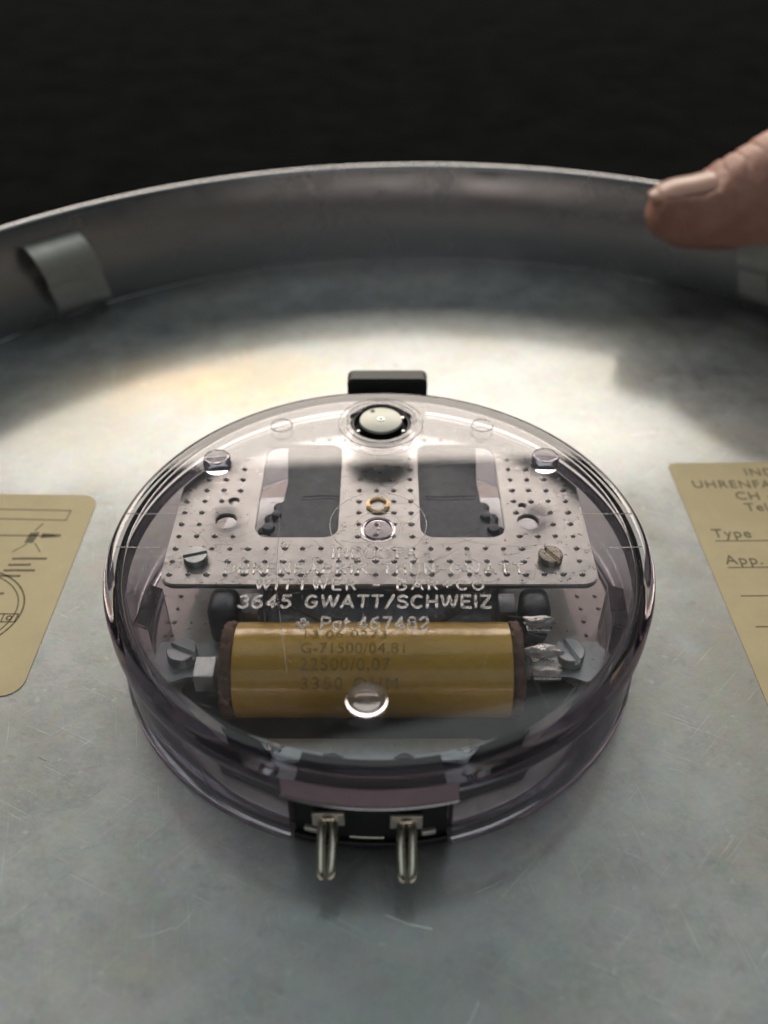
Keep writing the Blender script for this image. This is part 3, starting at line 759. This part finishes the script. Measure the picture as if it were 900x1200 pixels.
# ---- connector insert at the front with two split pins
def arcblock(name, r0, r1, z0, z1, a0, a1, mat, par, seg=30):
    bm = BM(); lathe(bm, [(r1, z0), (r1, z1), (r0, z1), (r0, z0)], seg, a0, a1, closed=True)
    es = [e for e in bm.edges if len(e.link_faces) == 2 and e.calc_face_angle(0) > 1.2]
    bmesh.ops.bevel(bm, geom=es, offset=.12, segments=1, affect='EDGES')
    return obj(name, bm, mat, par, smooth=30)
ins = arcblock('connector_insert', 36.5, 40.6, 1.2, 11.7, SL0+.012, SL1-.012, M['black'], mv)
arcblock('bright_edge_strip', 40.2, 42.75, 12.1, 12.32, SL0-.004, SL1+.004, M['strip'], ins)
arcblock('slot_lintel', 42.03, 42.45, 12.4, 15.8, SL0, SL1, M['mauve'], ins)
arcblock('lower_ledge', 40.0, 41.3, .3, 1.5, SL0+.01, SL1-.01, M['black'], ins)
arcblock('contact_rail', 40.5, 40.9, 1.9, 2.4, math.radians(-90-5.5), math.radians(-90+1.0), M['nickel'], ins, 10)
for s in (-12.6, 9.3):
    arcblock('side_latch', 40.5, 41.2, 2.6, 3.5, math.radians(-90+s-1.3), math.radians(-90+s+1.3), M['clip'], ins, 6)
def make_pin():
    root = empty('contact_pin'); root.parent = mv
    bm = BM()
    box(bm, -2.1, -.85, -.1, .35, 5.0, 7.6, .1); box(bm, .85, 2.1, -.1, .35, 5.0, 7.6, .1); box(bm, -2.1, 2.1, -.1, .35, 6.9, 7.9, .1)
    obj('contact_flange', bm, M['clip'], root)
    for s in (-1, 1):            # split pin: two prongs folded from one strip, open in the middle
        bm = BM(); path = []
        for i in range(9):
            t = i/8; path.append((s*(.66+.10*math.sin(t*PI)), -6.6*t, 6.6-1.2*t))
        path += [(s*.52, -7.1, 5.35), (s*.28, -7.4, 5.32)]
        tube(bm, [(s*.55, .8, 6.9)]+path, [.62]*(len(path)-1)+[.54, .36], 10)
        obj('prong', bm, M['nickel'], root, smooth=60)
    bm = BM(); tube(bm, [(-.72, -.2, 6.9), (-.5, -.35, 7.3), (0, -.4, 7.45), (.5, -.35, 7.3), (.72, -.2, 6.9)], .38, 10)
    obj('pin_bow', bm, M['nickel'], root, smooth=60)
    return root
pin = make_pin(); place(pin, (-6.5, -40.6, 0))
add_tree(pin, (3.6, -41.0, 0), (0, 0, 0), mv)

# ---- black tab behind the case
bm = BM(); P = rrect(-6.3, 9.0, .3, 20.2, 1.3)
for q in range(2): pass
lo = [bm.verts.new((x, 42.8, z)) for x, z in P]; hi = [bm.verts.new((x, 46.4, z)) for x, z in P]
bm.faces.new(lo); bm.faces.new(hi[::-1])
for i in range(len(P)): bm.faces.new((lo[i], lo[(i+1) % len(P)], hi[(i+1) % len(P)], hi[i]))
bmesh.ops.recalc_face_normals(bm, faces=bm.faces[:])
es = [e for e in bm.edges if len(e.link_faces) == 2 and e.calc_face_angle(0) > 1.2]
bmesh.ops.bevel(bm, geom=es, offset=.3, segments=2, affect='EDGES')
obj('rear_tab', bm, M['tab'], mv, smooth=35)

# ================================================================ HAND gripping the rim at the right
hand = empty('person', (118, 112, 0))
tag(hand, 'bare hand with its thumb pressed on the rim of the metal pan at right', 'person')
def skin_mesh(name, verts, edges, radii, mat, parent, sub=3):
    me = bpy.data.meshes.new(name); me.from_pydata([Vector(v)*S for v in verts], edges, []); 
    o = bpy.data.objects.new(name, me); COL.objects.link(o)
    m = o.modifiers.new('skin', 'SKIN'); m.use_smooth_shade = True
    for i, r in enumerate(radii):
        me.skin_vertices[0].data[i].radius = (r[0]*S, r[1]*S) if isinstance(r, tuple) else (r*S, r*S)
        me.skin_vertices[0].data[i].use_root = (i == 0)
    s = o.modifiers.new('sub', 'SUBSURF'); s.levels = sub; s.render_levels = sub
    dg = bpy.context.evaluated_depsgraph_get(); me2 = bpy.data.meshes.new_from_object(o.evaluated_get(dg))
    bpy.data.objects.remove(o); bpy.data.meshes.remove(me)
    q = bpy.data.objects.new(name, me2); COL.objects.link(q); me2.materials.clear(); me2.materials.append(mat)
    for p in me2.polygons: p.use_smooth = True
    q.parent = parent; q.location = -parent.location
    return q
V = []; E = []; Rd = []
def chain(pts, start=None):
    prev = start
    for (x, y, z, r) in pts:
        V.append((x, y, z)); Rd.append(r); i = len(V)-1
        if prev is not None: E.append((prev, i))
        prev = i
    return prev
wrist = chain([(176, 132, 44, (30, 24))])
palm = chain([(150, 126, 40, (30, 24))], wrist)
arm = chain([(235, 130, 70, (30, 28)), (340, 120, 120, (40, 36))], wrist)
K_ = 1.10
chain([(128, 118, 39, 19)]+[(x, y, z, r*K_) for x, y, z, r in ((113, 116, 34.5, 16.5), (103.9, 116, 30.8, 15), (95.4, 116, 27.6, 13.2), (89.6, 116, 25.6, 11.6), (84.7, 116, 24.0, 10.3), (80, 116, 22.9, 9.2), (74.8, 116, 23.1, 8.4), (69.9, 116, 23.9, 7.2), (66.4, 116, 24.3, 4.6))], palm)   # thumb
chain([(128, 104, 24, 15), (112, 99, 16, 12), (100, 98, 13, 10.5), (94, 98.5, 12, 8)], palm)      # bent forefinger in the shade inside the rim
k = chain([(132, 142, 14, 11)], palm)
chain([(112, 154, 5, 9.4), (98, 158, 3, 8.6), (88, 157, 4, 7.6), (83, 156, 6, 6)], k)               # finger outside the rim
chain([(130, 146, 4, 10), (108, 152, -2+8, 8.6), (98, 158, 7, 8), (90, 160, 8, 6.5)], palm)
chain([(138, 130, 2+8, 9.5), (122, 158, 7, 8.5), (112, 168, 7, 7.6), (104, 170, 8, 6)], palm)
chain([(150, 140, 8, 8.5), (140, 165, 7, 7.5), (130, 174, 7, 6.6), (124, 175, 7, 5.4)], palm)
hm = skin_mesh('hand_skin', V, E, Rd, M['skin'], hand, 4)
me = hm.data; NR = [v.normal.copy() for v in me.vertices]
for v, nn in zip(me.vertices, NR):                     # wrinkles over the joint, folds and small unevenness
    c = v.co/S; x = c.x+.25*c.y*0; top = max(0, nn.z)
    wz = math.exp(-((x-88)/7.0)**2)*top
    d = -wz*.55*max(0, math.sin(x*1.9+.8*noise.noise(c*.15)*4))**2
    d += -.35*math.exp(-((x-98)/9)**2)*max(0, math.sin(x*1.1+2*noise.noise(c*.2)))**2*top
    d += .45*noise.noise(c*.12)+.22*noise.noise(c*.5)
    if x < 83 and nn.z > .55 and abs(c.y-116) < 6.5: d -= .9*min(1, (nn.z-.55)*4)*(1 if x < 80.5 else (83-x)/2.5)      # nail bed
    v.co += nn*d*S
# nail on the thumb, facing up
def NZ(x):            # height of the thumb's back under the nail
    best = -1e9
    for v in me.vertices:
        c = v.co/S
        if abs(c.x-x) < 1.2 and abs(c.y-116) < 1.5 and c.z > best: best = c.z
    return min(best, 32.3)+.15 if best > 0 else 31.
NZT = [NZ(66+i) for i in range(18)]; NZT = [sum(NZT[max(0, i-2):i+3])/len(NZT[max(0, i-2):i+3]) for i in range(18)]
NZ = lambda x: NZT[max(0, min(16, int(x-66)))]*(1-((x-66) % 1))+NZT[max(0, min(17, int(x-66)+1))]*((x-66) % 1)
bm = BM(); nu, nv = 12, 10; g = []
for i in range(nu+1):
    row = []
    for j in range(nv+1):
        u = i/nu; v = (j/nv-.5)*2; wd = 5.9*math.sqrt(max(0, 1-(max(0, .32-u)/.32)**2*.55))
        ang = v*.78
        x = 67.2+u*13.2-1.1*(1-v*v)*(1-u)+.5*(1-v*v)*u; r = 9.0
        row.append(bm.verts.new((x, 116-wd*1.3*math.sin(ang), NZ(x)+r*(math.cos(ang)-1)*.55-(1-u)**3*.8)))
    g.append(row)
for i in range(nu):
    for j in range(nv): bm.faces.new((g[i][j], g[i+1][j], g[i+1][j+1], g[i][j+1]))
ex = bmesh.ops.extrude_face_region(bm, geom=bm.faces[:]); bmesh.ops.translate(bm, vec=(0, 0, -.9), verts=[q for q in ex['geom'] if isinstance(q, bmesh.types.BMVert)])
bmesh.ops.recalc_face_normals(bm, faces=bm.faces[:])
nail = obj('fingernail', bm, M['nail'], hand, smooth=60); nail.location = -hand.location
# dark cuff of the sleeve out of the light, close to the rim
SC.view_settings.use_curve_mapping = False
